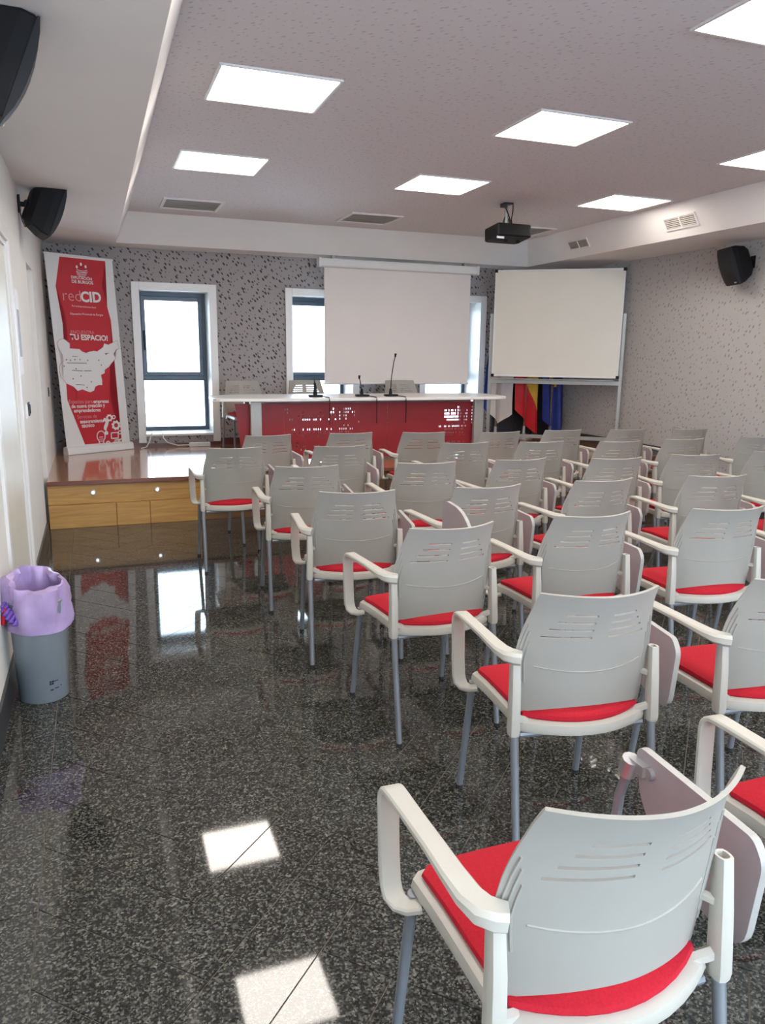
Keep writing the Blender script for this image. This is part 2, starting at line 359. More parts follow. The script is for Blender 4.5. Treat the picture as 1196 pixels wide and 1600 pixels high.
# doors
dr = struct(MB().box(XL-.02, XL+.015, D0-.07, D0, 0, DZ+.07).box(XL-.02, XL+.015, D1, D1+.07, 0, DZ+.07).box(XL-.02, XL+.015, D0, D1, DZ, DZ+.07).box(XL-.12, XL, D0, D0+.03, 0, DZ).box(XL-.12, XL, D1-.03, D1, 0, DZ).box(XL-.12, XL, D0+.03, D1-.03, DZ-.03, DZ).build('door_1', m_casing, bevel=.004))
MB().box(XL-.055, XL-.012, D0+.032, D1-.032, .008, DZ-.032).build('door_leaf', m_door, dr, bevel=.003)
for z in (.44, 1.14, 1.85): MB().box(XL-.013, XL+.006, D0+.014, D0+.075, z-.05, z+.05).build('hinge', m_steel, dr)
d2 = struct(MB().box(XL-.068, XL-.045, E0+.004, E1-.004, .14, EZ-.01).build('door_2', m_casing, bevel=.003))
MB().box(XL-.047, XL-.04, E0+.05, E1-.05, .3, 1.0).box(XL-.047, XL-.04, E0+.05, E1-.05, 1.1, 2.0).build('panel', m_casing, d2, bevel=.003)

# platform
pl = struct(MB().box(XL+.001, XR-.001, YP+.03, YB, 0.0, ZP-.035).build('platform', m_woodd))
MB().box(XL+.001, XR-.001, YP-.02, YB, ZP-.035, ZP).build('deck', m_wtop, pl)
MB().box(XL+.001, XR-.001, YP-.035, YP-.02, ZP-.036, ZP+.001).build('nosing', m_nose, pl, bevel=.004)
for x0, x1, m in ((XL+.001, .84, m_wood), (.844, 2.2, m_woodd), (2.204, 3.6, m_woodd), (3.604, 5.0, m_woodd), (5.004, XR-.001, m_woodd)):  # past the first board, shade is put into the darker brown
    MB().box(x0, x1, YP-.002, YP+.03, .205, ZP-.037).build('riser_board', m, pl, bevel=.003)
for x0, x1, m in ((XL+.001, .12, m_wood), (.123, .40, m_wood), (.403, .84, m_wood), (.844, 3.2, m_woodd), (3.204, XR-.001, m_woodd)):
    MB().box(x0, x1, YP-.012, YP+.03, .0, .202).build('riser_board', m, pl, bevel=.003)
for x in (-.06, .47):
    s = empty('step_light', (x, YP-.002, .30)); tag(s, 'small step light set in the oak riser of the platform, '+('nearer the white door wall' if x < 0 else 'nearer the aisle chairs'), 'step light')
    n = MB().lathe([(.024,0),(.024,.006),(.018,.008)], n=14); n.xf(Matrix.Rotation(math.radians(90), 4, 'X')); n.build('bezel', m_steel, s)
    n = MB().lathe([(.012,.006),(.012,.0095)], n=14); n.xf(Matrix.Rotation(math.radians(90), 4, 'X')); n.build('lens', m_led, s)

# ------------------------------------------------------------------ conference chair (faces +Y, origin on the floor between its feet)
def back_pt(s, t):
    tt = max(0, min(1, t))
    hw = .206 + .012*math.sin(math.pi*min(1, tt*1.2)) - .022*max(0, (tt-.45)/.55)**1.6
    z = .469 + .393*t + .038*(1-tt)**2*(1-s*s)
    y = -.208 - .018*t - .068*tt**3.4 + (.080-.006*t)*abs(s)**1.9
    return Vector((hw*s, y, z))
def back_n(s, t):
    a = back_pt(s+.01, t)-back_pt(s-.01, t); b = back_pt(s, t+.01)-back_pt(s, t-.01)
    n = a.cross(b).normalized(); return n if n.y < 0 else -n      # points to the rear
def chair_meshes():
    P = {}
    # shell of the backrest with two banks of four slits
    tz = [.835, .77, .705, .64]; hh = .009; ends = [.56, .63, .70, .77]
    ts = sorted({0, .1, .2, .3, .4, .5, .6, .67, .74, .80, .87, .90, .93, .96, .98, 1.0} | {v for z in tz for v in (z-hh, z+hh)})
    S = [.12] + ends; ss = sorted({0, .9, .97, 1.0, .06, .2, .3, .4, .48, .84} | set(S)); ss = sorted({-v for v in ss} | set(ss))
    m = MB(); idx = {}
    for i, s in enumerate(ss):
        for j, t in enumerate(ts): idx[i, j] = len(m.v); m.v.append(tuple(back_pt(s, t)))
    for i in range(len(ss)-1):
        for j in range(len(ts)-1):
            sm = abs(ss[i]+ss[i+1])/2; tm = (ts[j]+ts[j+1])/2
            if any(abs(tm-z) < hh*.9 and .12 < sm < e for z, e in zip(tz, ends)): continue
            m.f.append((idx[i,j], idx[i+1,j], idx[i+1,j+1], idx[i,j+1])); m.m.append(0)
    # thickness
    n0 = len(m.v); nn = [back_n(s, t) for s in ss for t in ts]
    edge = {}
    for f in m.f:
        for k in range(4): e = (f[k], f[(k+1)%4]); edge[e] = 1
    vs = [tuple(Vector(p)-nn[i]*.008) for i, p in enumerate(m.v)]
    outer = list(m.f); m.v += vs; m.f += [tuple(v+n0 for v in reversed(f)) for f in outer]
    for (a, b) in edge:
        if (b, a) not in edge: m.f.append((b, a, a+n0, b+n0))
    m.m = [0]*len(m.f)
    P['backrest'] = m.mesh('backrest', m_plast, True)
    # raised line and side grooves standing on the rear of the backrest
    m = MB()
    pts = []
    for i in range(13):
        s = -.78+1.56*i/12; t = .33+.06*(s/.78)**2; pts.append(back_pt(s, t)+back_n(s, t)*.0005)
    m.tube(pts, .0022, 5)
    for sd in (-1, 1):
        for k, (s, t0, t1) in enumerate(((.965,.12,.74),(.925,.18,.68),(.885,.25,.60))):
            m.tube([back_pt(sd*(s-.02*abs(2*j/6-1)), t0+(t1-t0)*j/6)+back_n(sd*s, t0+(t1-t0)*j/6)*.0004 for j in range(7)], .0030, 5)
    P['back_rib'] = m.mesh('back_rib', m_plast, True)
    # seat outlines
    def outline(hw_r, hw_f, yr, yf, bulge, n=10):
        pts = [( -hw_r+2*hw_r*i/n, yr-bulge*(1-((i/n)*2-1)**2)) for i in range(n+1)]
        pts += [(hw_r+(hw_f-hw_r)*k/4, yr+(yf-.03-yr)*k/4) for k in (1,2,3,4)]
        pts += [(hw_f-.02, yf-.008)] + [(hw_f-.06-(2*hw_f-.12)*i/6, yf+.006*(1-(i/3-1)**2)) for i in range(7)] + [(-hw_f+.02, yf-.008)]
        pts += [(-hw_f+(hw_f-hw_r)*k/4, yf-.03+(yr-yf+.03)*k/4) for k in (0,1,2,3)]
        return pts
    def slab(layers, mt, name):
        m = MB(); n = len(layers[0][0])
        for o, z, dz in layers: m.v += [(x, y, z + (dz*(max(0, (y-.05)/.2)**2 if y > .05 else 0))) for x, y in o]
        for k in range(len(layers)-1):
            m.f += [(k*n+j, k*n+(j+1)%n, (k+1)*n+(j+1)%n, (k+1)*n+j) for j in range(n)]
        m.f += [tuple(range(n-1,-1,-1)), tuple((len(layers)-1)*n+j for j in range(n))]; m.m = [0]*len(m.f)
        return m.mesh(name, mt, True)
    A = lambda d: outline(.203-d, .212-d, -.170+d, .235-d, .066)
    P['seat_shell'] = slab([(A(.02), .420, -.015), (A(.002), .428, -.015), (A(0), .440, -.015), (A(.003), .456, -.015), (A(.018), .462, -.015)], m_arm, 'seat_shell')
    P['seat_cushion'] = slab([(A(.020), .461, -.015), (A(.016), .468, -.015), (A(.018), .478, -.018), (A(.035), .486, -.022), (A(.075), .490, -.022)], m_red, 'seat_cushion')
    # rear posts (short sockets carrying the back)
    for sd, nm in ((-1, 'rear_post_l'), (1, 'rear_post_r')):
        m = MB(); z = [.425, .44, .56, .655, .655, .638]; yy = [-.178,-.178,-.170,-.161,-.161,-.161]; wx = [.0150,.0165,.0155,.0135,.0090,.0085]; wy = [.019,.021,.019,.016,.011,.011]
        for k in range(6):
            c = round_poly([(-wx[k],-wy[k]),(wx[k],-wy[k]),(wx[k],wy[k]),(-wx[k],wy[k])], wx[k]*.8, 2)
            m.v += [(sd*.224+p[0]-sd*.002*(k > 1), yy[k]+p[1], z[k]) for p in c]
        n = 12
        m.f += [(k*n+j, k*n+(j+1)%n, (k+1)*n+(j+1)%n, (k+1)*n+j) for k in range(5) for j in range(n)] + [tuple(range(n-1,-1,-1)), tuple(5*n+j for j in range(n))]
        m.m = [0]*len(m.f); P[nm] = m.mesh('rear_post', m_arm, True)
        # bracket from the post to the back and the seat
    for sd, nm in ((-1, 'l'), (1, 'r')):
        P['seat_bracket_'+nm] = MB().tube([(sd*.213,-.172,.470),(sd*.17,-.155,.450)], .013, 6).mesh('seat_bracket', m_arm, True)
        P['back_bracket_'+nm] = MB().tube([(sd*.212,-.165,.57),(sd*.200,-.142,.57)], .010, 6).mesh('back_bracket', m_arm, True)
    # arm loop on the left
    pts = [(-.210,-.176,.658),(-.224,-.170,.660),(-.240,-.155,.662),(-.250,-.125,.666),(-.254,-.07,.669),(-.255,.0,.670),(-.259,.10,.671),(-.261,.165,.671)]
    pts += [(-.2615, .180+.034*math.sin(math.radians(a)), .636+.0345*math.cos(math.radians(a))) for a in (15,40,65,90)]
    pts += [(-.260,.214,.58),(-.258,.213,.50),(-.255,.211,.445),(-.252,.203,.424),(-.244,.187,.412),(-.230,.172,.411),(-.205,.165,.415)]
    sd = [(.35,.94,0),(.55,.83,0),(.82,.57,0),(.97,.2,0)]+[(1,0,0)]*(len(pts)-4)
    sd[-3:] = [(.9,.35,0),(.75,.65,0),(.4,.9,0)]
    wd = [.044,.050,.052,.048,.044,.041,.041,.043]+[.044]*(len(pts)-8); th = [.036,.036,.032,.024,.019,.017,.016,.015]+[.015]*(len(pts)-8)
    P['arm'] = MB().sweep(pts, wd, th, sd).mesh('arm', m_arm, True)
    # legs
    for nm, a, b in (('leg_fl',(-.212,.190,.425),(-.225,.246,.006)),('leg_fr',(.212,.190,.425),(.225,.246,.006)),('leg_rl',(-.222,-.180,.44),(-.222,-.248,.006)),('leg_rr',(.222,-.180,.44),(.222,-.248,.006))):
        P[nm] = MB().tube([a, b], [.0125,.0115], 10).mesh('leg', m_leg, True)
        P[nm+'c'] = MB().tube([(b[0],b[1],.014),(b[0],b[1],0)], .0128, 10).mesh('foot_cap', m_rub, True)
    P['bar_f'] = MB().tube([(-.21,.18,.415),(.21,.18,.415)], .011, 8).mesh('cross_bar', m_leg, True)
    P['bar_r'] = MB().tube([(-.20,-.165,.416),(.20,-.165,.416)], .011, 8).mesh('cross_bar', m_leg, True)
    # writing tablet on the right: post, hinge, plate (folded down or swung up)
    P['tablet_post'] = MB().tube([(.215,.165,.418),(.246,.176,.424),(.262,.180,.46),(.268,.178,.56),(.266,.150,.640)], .0115, 8).mesh('tablet_post', m_leg, True)
    h = MB().tube([(.266,.158,.622),(.266,.146,.662)], .020, 10).box(.262,.284,.105,.160,.640,.664).tube([(.27,.100,.650),(.292,.100,.650)], .013, 10)
    P['hinge'] = h.mesh('hinge', m_steel, True)
    poly = round_poly([(.155,.690),(-.165,.675),(-.192,.640),(-.172,.445),(-.02,.460),(.125,.560)], [.03,.014,.022,.05,.12,.06], 5)
    def plate(poly):
        m = MB().prism(poly, 0, .281, .298, 0); m.m = [0 if len(f) > 4 else 1 for f in m.f]; return m
    P['tablet'] = plate(poly).mesh('tablet', [m_tab, m_tabe])
    up = round_poly([(.385,.60),(.385,.835),(.20,.815),(.06,.66),(.10,.60)], [.05,.05,.16,.08,.04], 6)
    P['tablet_up'] = plate(up).mesh('tablet', [m_tab, m_tabe])
    return P
CM = chair_meshes()
def part(name, me, par, label=None):
    o = link(D.objects.new(name, me)); o.parent = par
    if label: o['label'] = label
    return o
def chair(x, y, rz, label, group, up=False, z=0, tablet=True, zs=1):
    c = empty('conference_chair', (x, y, z), rz); c.scale = (1, 1, zs); tag(c, label, 'chair', group)
    b = part('backrest', CM['backrest'], c); part('back_rib', CM['back_rib'], b)
    part('seat_shell', CM['seat_shell'], c); part('seat_cushion', CM['seat_cushion'], c, 'red fabric seat pad')
    part('rear_post', CM['rear_post_l'], c); part('rear_post', CM['rear_post_r'], c); [part(k[:-2], CM[k], c) for k in ('seat_bracket_l','seat_bracket_r','back_bracket_l','back_bracket_r')]
    part('arm', CM['arm'], c)
    for k in ('leg_fl','leg_fr','leg_rl','leg_rr'):
        l = part('leg', CM[k], c); part('foot_cap', CM[k+'c'], l)
    part('cross_bar', CM['bar_f'], c); part('cross_bar', CM['bar_r'], c)
    if tablet:
        part('tablet_post', CM['tablet_post'], c)
        t = part('writing_tablet', CM['tablet_up' if up else 'tablet'], c, 'grey tablet with red reflection painted in, swung upright' if up else 'grey tablet with red reflection painted in, folded down'); part('hinge', CM['hinge'], t)
    return c
# (x, y of the middle of the back's top edge at 0.87 m; turn in degrees), rows counted from the stage
K = 1.0667
ROWS = [
 ('front row', [(1.181,5.50,4),(1.826,5.51,1),(2.394,5.42,-7),(3.012,5.30,1),(3.60,5.31,-2),(4.175,5.22,-4),(4.755,5.12,-2)]),
 ('second row', [(.818,4.82,-2),(1.495,4.74,-4),(2.397,4.70,-4),(2.959,4.62,-6),(3.531,4.49,-3),(4.125,4.50,-3),(4.82,4.47,-3)]),
 ('third row', [(1.052,3.93,-6),(1.738,3.88,-6),(2.337,3.86,1),(2.927,3.74,-4),(3.53,3.74,-9),(4.19,3.74,-4)]),
 ('fourth row', [(1.068,3.135,-9),(1.701,3.086,1),(2.348,3.087,1),(3.016,3.029,-8),(3.66,3.02,-5)]),
 ('fifth row', [(1.173,2.387,3),(1.788,2.403,-1),(2.405,2.342,-6),(3.02,2.34,-5)]),
 ('sixth row', [(1.212,1.577,-7),(1.85,1.505,-5)]),
 ('last row', [(.705,.778,-1),(1.465,.79,-3)]),
]
ORD = ['first','second','third','fourth','fifth','sixth','seventh']
for rname, cs in ROWS:
    for k, (mx, my, a) in enumerate(cs):
        th = math.radians(a); fx, fy = -math.sin(th), math.cos(th)
        up = (rname == 'fifth row' and k == 0) or (rname == 'front row' and k == 6)
        rn = {'front row':'row nearest the stage','last row':'row farthest from the stage'}.get(rname, rname+' from the stage')
        lab = 'white chair, %s, %s, %s from the door-side aisle' % ('raised tablet' if up else 'red seat', rn, ORD[k])
        chair(mx*K+.212*fx, my*K+.212*fy, th, lab, 'audience chairs in rows', up)
for k, (x, y, a, nm) in enumerate(((1.56,8.30,186,'at the end by the bare first window'),(2.29,8.42,180,'behind the stubby microphone'),(3.46,8.40,180,'beyond the tallest microphone'))):
    chair(x, y-.02, math.radians(a), 'white chair behind the red stage desk, '+nm, 'chairs behind the stage desk', z=ZP, tablet=False, zs=.895)

# ------------------------------------------------------------------ ceiling things
def ceiling_light(x, y, label):
    r = empty('ceiling_light', (x, y, ZC)); tag(r, label, 'ceiling light', 'lit square ceiling panels')
    W, Dp = .606, .55
    MB().box(-.015,W+.015,-.015,0,-.010,0).box(-.015,W+.015,Dp,Dp+.015,-.010,0).box(-.015,0,0,Dp,-.010,0).box(W,W+.015,0,Dp,-.010,0).build('frame', m_white, r)
    MB().box(0,W,0,Dp,-.007,-.001).build('diffuser', m_light, r)
LX = [.686, 2.505, 4.345]; LY = [5.85, 4.10, 2.35, .59, -1.15]
CN = ['door-side', 'middle', 'speaker-wall']; RN = ['row next to the ceiling vents', 'second row from the ceiling vents', 'third row from the ceiling vents', 'fourth row from the ceiling vents', 'row farthest from the ceiling vents']
for j, y in enumerate(LY):
    for i, x in enumerate(LX): ceiling_light(x, y, 'bright square ceiling light, %s column, %s' % (CN[i], RN[j]))
for i, x in enumerate(LX):
    r = empty('ceiling_vent', (x+.02, 7.61, ZC)); tag(r, 'unlit square ceiling vent '+['nearest the door side','between the two outer vents','nearest the projector'][i], 'air vent', 'square vents in the ceiling')
    MB().box(0,.56,0,.03,-.014,0).box(0,.56,.53,.56,-.014,0).box(0,.03,.03,.53,-.014,0).box(.53,.56,.03,.53,-.014,0).build('frame', m_ceilpaint, r)
    MB().box(.03,.53,.03,.53,-.004,-.001).build('duct', m_vent, r)
    for k in range(6):
        y0 = .045+k*.082; MB().add([(.03,y0,-.012),(.53,y0,-.012),(.53,y0+.05,-.004),(.03,y0+.05,-.004),(.03,y0,-.010),(.53,y0,-.010),(.53,y0+.05,-.002),(.03,y0+.05,-.002)], [(0,1,2,3),(7,6,5,4),(0,4,5,1),(1,5,6,2),(2,6,7,3),(3,7,4,0)]).build('slat', m_vent, r)
def wall_vent(y0, y1, z0, z1, label):
    fx_ = SXR+(TXR-SXR)*(z0-ZS)/(ZC-ZS); r = empty('wall_vent', (fx_, y0, z0)); r.rotation_euler = (0, math.atan2(TXR-SXR, ZC-ZS), 0); tag(r, label, 'air vent', 'vents in the soffit face'); L, h = y1-y0, (z1-z0)*1.17; b = .014
    MB().box(-.010,0,0,L,0,b).box(-.010,0,0,L,h-b,h).box(-.010,0,0,b,b,h-b).box(-.010,0,L-b,L,b,h-b).box(-.010,0,L/2-.006,L/2+.006,b,h-b).build('frame', m_white, r)
    MB().box(-.002,-.0005,b,L-b,b,h-b).build('duct', m_ventd, r)
    for k in range(6):
        z = b+(h-2*b)*(k+.5)/6; MB().add([(-.009,b,z-.004),(-.009,L-b,z-.004),(-.003,L-b,z+.003),(-.003,b,z+.003),(-.009,b,z-.002),(-.009,L-b,z-.002),(-.003,L-b,z+.005),(-.003,b,z+.005)], [(0,1,2,3),(7,6,5,4),(0,4,5,1),(1,5,6,2),(2,6,7,3),(3,7,4,0)]).build('slat', m_vent, r)
wall_vent(5.76, 6.18, 2.675, 2.785, 'white slatted vent in the soffit face, the one near the wall speaker')
wall_vent(7.39, 7.76, 2.680, 2.775, 'brown slatted vent in the soffit face, the one above the whiteboard')

# projector
pj = empty('projector', (3.71, 6.60, ZC)); pj.scale = (.88, .95, 1); tag(pj, 'black ceiling projector on a short pole aimed at the screen', 'projector')
bd = MB().prism(round_poly([(-.20,-.15),(.20,-.15),(.205,.12),(.17,.15),(-.17,.15),(-.205,.12)], .03, 3), 2, -.33, -.215)
bd.xf(Matrix.Translation((0,0,0)) @ Matrix.Rotation(math.radians(-6), 4, 'X')); b = bd.build('body', m_black, pj, bevel=.012, smooth=True)
n = MB().lathe([(.045,0),(.045,.03),(.036,.032),(.030,.02)], n=16); n.xf(Matrix.Translation((-.10,.135,-.285)) @ Matrix.Rotation(math.radians(-90), 4, 'X')); n.build('lens', m_lens, b, smooth=True)
MB().prism(round_poly([(-.195,-.155),(-.11,-.155),(-.11,-.14),(-.195,-.14)], .004, 2), 2, -.335, -.28).build('vent_grille', m_lens, b)
MB().box(-.05,.0,-.156,-.15,-.262,-.248).build('badge', m_paper, b)
for sx in (-.03, .12): MB().lathe([(.018,-.352),(.020,-.33)], (sx,-.05,0), 10).build('foot', m_black, b)
MB().tube([(-.005,0,-.02),(-.005,0,-.20)], .020, 10).build('pole', m_grey, pj)
MB().box(-.06,.05,-.05,.05,-.012,0).box(-.085,-.02,-.04,.0,-.045,-.012).build('ceiling_plate', m_dark, pj, bevel=.004)
MB().box(-.07,.06,-.06,.06,-.215,-.195).tube([(-.05,.0,-.20),(-.02,0,-.12)], .008, 6).tube([(.05,.0,-.20),(.02,0,-.13)], .008, 6).build('bracket', m_dark, pj)
MB().tube([(.07,0,0),(.072,0,-.07),(.05,-.01,-.14),(.06,-.03,-.22)], .006, 6).tube([(-.03,0,-.02),(-.005,-.03,-.09),(.03,-.03,-.16),(.05,-.05,-.23)], .006, 6).build('cable', m_black, pj)

# wall speakers: bulging front, wedge body on a bracket
def speaker(loc, rz, tilt, label, sc=1.0):
    r = empty('wall_speaker', loc, rz); r.scale = (sc,sc,sc); tag(r, label, 'speaker', 'black wall speakers')
    R = Matrix.Translation((.17,0,-.02)) @ Matrix.Rotation(math.radians(tilt), 4, 'Y')      # local: front to +X
    fr = [(.10+.035*math.cos(math.radians(a))-.035*0, .19*math.sin(math.radians(a))) for a in range(-80, 81, 16)]
    body = MB(); layers = [(-.11,.075,.10),(-.06,.105,.15),(.03,.125,.185),(.085,.13,.19)]
    prof = [(x, hw, hh) for x, hw, hh in layers]
    for x, hw, hh in prof: body.v += [(x,-hw,-hh),(x,hw,-hh),(x,hw,hh),(x,-hw,hh)]
    for k in range(3): body.f += [(k*4+j, k*4+(j+1)%4, (k+1)*4+(j+1)%4, (k+1)*4+j) for j in range(4)]
    body.f += [(3,2,1,0),(12,13,14,15)]; body.m = [0]*len(body.f)
    b = body.xf(R).build('cabinet', m_black, r, bevel=.012)
    g_ = MB(); n, k = 9, 9
    for i in range(n):
        for j in range(k):
            y, z = -.128+.256*i/(n-1), -.188+.376*j/(k-1)
            g_.v.append((.086+.045*(1-(z/.188)**2)**.8*(1-.35*(y/.128)**2)+.004, y, z))
    g_.f = [(i*k+j,(i+1)*k+j,(i+1)*k+j+1,i*k+j+1) for i in range(n-1) for j in range(k-1)]; g_.m = [0]*len(g_.f)
    rim = [j for j in range(k)]+[i*k+k-1 for i in range(1,n)]+[(n-1)*k+j for j in range(k-2,-1,-1)]+[i*k for i in range(n-2,0,-1)]
    base = len(g_.v); g_.v += [(.082,g_.v[i][1],g_.v[i][2]) for i in rim]; L = len(rim)
    g_.f += [(rim[i],rim[(i+1)%L],base+(i+1)%L,base+i) for i in range(L)]; g_.m = [0]*len(g_.f)
    g_.xf(R).build('grille', m_grille, b, smooth=True)
    MB().box(.106,.108,.06,.10,-.165,-.155).xf(R).build('badge', m_steel, b)
    MB().box(0,.012,-.04,.04,-.06,.06).tube([(.01,0,.0),(.06,0,.0)], .018, 8).box(.05,.075,-.03,.03,-.03,.03).build('bracket', m_black, r)
    MB().tube([(.008,-.02,-.05),(.02,-.02,-.12),(.035,-.02,-.16),(.07,-.02,-.15),(.09,-.02,-.10)], .004, 5).build('cable', m_black, r)
speaker((XL, 6.15, 2.49), math.radians(14), 22, 'black wall speaker on the white wall near the banner', .95)
speaker((XL, 3.08, 2.47), math.radians(14), 22, 'black wall speaker on the white wall above the bin side of the door', .95)
speaker((XR, 5.86, 2.40), math.radians(164), 22, 'black wall speaker on the perforated wall facing the doors', .95)
tag(MB().box(XR-.012, XR, 5.44, 5.455, 1.75, ZS).build('cable_conduit', m_grey), 'thin grey cable conduit beside the speaker on the perforated wall', 'conduit')

# ------------------------------------------------------------------ projection screen
ps = empty('projection_screen', (3.535, 8.80, 2.49)); tag(ps, 'pull-down projection screen hanging under the soffit behind the desk', 'projection screen')
MB().prism(round_poly([(-.055,-.02),(.055,-.02),(.055,.075),(-.055,.075)], .02, 3), 0, -1.00, 1.0).build('housing', m_white, ps, smooth=True)
for sx in (-1, 1):
    MB().box(sx*1.015-.016, sx*1.015+.016, -.06, .06, -.025, .08).build('end_cap', m_white, ps, bevel=.004); MB().box(sx*.85-.02, sx*.85+.02, -.03, .03, .075, .11).build('bracket', m_grey, ps)
MB().box(-.945,.955,.028,.031,-1.345,.0).build('fabric', m_screen, ps)
MB().tube([(-.955,.03,-1.352),(.965,.03,-1.352)], .013, 8).build('bottom_bar', m_white, ps, smooth=True)
MB().tube([(-.99,-.02,-.03),(-.99,-.02,-.08)], .012, 8).build('crank_eye', m_grey, ps)

# ------------------------------------------------------------------ whiteboard on its stand
wd_ = Vector((5.878-4.659, 7.597-8.50, 0)); WL = wd_.length; wa = math.atan2(wd_.y, wd_.x)
wb = empty('whiteboard', (4.659, 8.50, ZP), wa); tag(wb, 'large blank whiteboard on a grey metal stand at the corner of the stage', 'whiteboard')
z0, z1 = 1.238-ZP, 2.505-ZP
MB().box(.012,WL-.012,.0,.018,z0+.012,z1-.012).build('board', m_board, wb)
MB().box(0,WL,-.008,.022,z0,z0+.018).box(0,WL,-.008,.022,z1-.018,z1).box(0,.018,-.008,.022,z0+.018,z1-.018).box(WL-.018,WL,-.008,.022,z0+.018,z1-.018).build('frame', m_white, wb, bevel=.003)
for x in (0, WL):
    for z in (z0, z1): MB().box(x-.008 if x == 0 else x-.03, x+.03 if x == 0 else x+.008, -.012, .026, z-.006 if z == z0 else z-.03, z+.03 if z == z0 else z+.006).build('corner_cap', m_black, wb, bevel=.004)
for x in (-.045, WL+.005):
    MB().box(x, x+.04, .03, .06, .05, 1.995-ZP).build('upright', m_grey, wb, bevel=.003)
    MB().box(x, x+.04, -.26, .34, .012, .05).build('foot', m_grey, wb, bevel=.004)
    for yy in (-.24, .32): MB().lathe([(.012,0),(.016,.012)], (x+.02,yy,0), 10).build('glide', m_rub, wb)
MB().box(-.01,WL+.01,.03,.055,z0-.085,z0-.035).build('rail', m_grey, wb, bevel=.003)
MB().box(-.005,WL+.005,.035,.055,.07,.115).build('lower_rail', m_grey, wb, bevel=.003)
MB().box(.05,WL-.05,-.03,.03,z0-.03,z0-.022).build('pen_tray', m_grey, wb)

# ------------------------------------------------------------------ flags in the corner
def flag(x, y, label, mats, cloth_fn, finial=True, z_top=2.36, ph=0, wid=.30, zb=.60, zt=2.25):
    r = empty('flag', (x, y, ZP)); tag(r, label, 'flag', 'flags on poles in the corner of the stage')
    MB().lathe([(.12,0),(.12,.02),(.05,.035),(.022,.06),(.018,.16)], n=18).build('base', m_steel, r, smooth=True)
    MB().tube([(0,0,.05),(0,0,z_top-ZP)], .014, 8).build('pole', m_woodd, r)
    MB().lathe([(.004,0),(.024,.02),(.02,.05),(.004,.11)], (0,0,z_top-ZP), 10).build('finial', m_steel, r, smooth=True)
    m = MB(); nu, nv = 17, 25
    def P(u, v):
        w_ = wid*(.45+.55*min(1, v*1.6)); fold = .045*math.sin(u*11+ph)*(0.35+.65*v)
        bot = zb + .36*abs(u-cloth_fn.get('tip', .5))
        return (-w_*.5+w_*u+.02*math.sin(5*v+ph), -.05+fold-.02*math.cos(u*5), zt-ZP-(zt-bot)*v)
    kc = 8
    for i in range(nu):
        for j in range(nv):
            ub = min(.999, max(.001, cloth_fn['ub'](j/(nv-1)))); m.v.append(P(ub*i/kc if i <= kc else ub+(1-ub)*(i-kc)/(nu-1-kc), j/(nv-1)))
    for i in range(nu-1):
        for j in range(nv-1): m.f.append((i*nv+j,(i+1)*nv+j,(i+1)*nv+j+1,i*nv+j+1)); m.m.append(0 if i < kc else len(mats)-1)
    n0 = len(m.v); m.v += [(a, b+.004, c) for a, b, c in m.v]; fr = list(m.f); mm = list(m.m)
    m.f += [tuple(v+n0 for v in reversed(f)) for f in fr]; m.m += mm
    rim = [j for j in range(nv)]+[i*nv+nv-1 for i in range(1,nu)]+[(nu-1)*nv+j for j in range(nv-2,-1,-1)]+[i*nv for i in range(nu-2,0,-1)]
    L = len(rim); m.f += [(rim[i],rim[(i+1)%L],n0+rim[(i+1)%L],n0+rim[i]) for i in range(L)]; m.m += [0]*L
    c = m.build('cloth', mats, r, smooth=True)
    return r, c, P
flag(4.95, 8.86, 'white and dark blue flag hanging beside the third window', [m_eub, m_wflag], {'ub': lambda v: .20, 'tip':.62}, wid=.40, ph=.4, zb=.60)
flag(5.37, 8.84, 'red and yellow flag hanging between the other two flags', [m_spr, m_spy], {'ub': lambda v: .40+.60*max(0, (v-.60)/.22), 'tip':.95}, wid=.33, ph=1.2, zb=.45)
fe, ce_, PF = flag(5.72, 8.76, 'blue flag with a ring of yellow stars, nearest the perforated wall', [m_eub], {'ub': lambda v: .5, 'tip':.6}, wid=.32, ph=2.2, zb=.44)
for su, sv in ((.30,.60),(.62,.63),(.75,.50),(.70,.38),(.22,.48)):
    p = PF(su, sv); s = MB(); pts = [((.036 if k%2 == 0 else .015)*math.sin(math.pi*k/5), (.036 if k%2 == 0 else .015)*math.cos(math.pi*k/5)) for k in range(10)]
    s.prism([(a+p[0], b+p[2]) for a, b in pts], 1, p[1]-.03, p[1]-.012).build('star', m_spy, ce_)
dp = empty('dark_panel', (5.45, 9.02, ZP)); tag(dp, 'three dark upright leaves filling the dark area behind the flags', 'panel')  # fills an unidentified dark area between and behind the flags
for k in range(3): MB().box(-.46+k*.31, -.155+k*.31, 0 if k != 1 else .02, .03 if k != 1 else .05, .0, .80).build('leaf', m_dark, dp, bevel=.004)

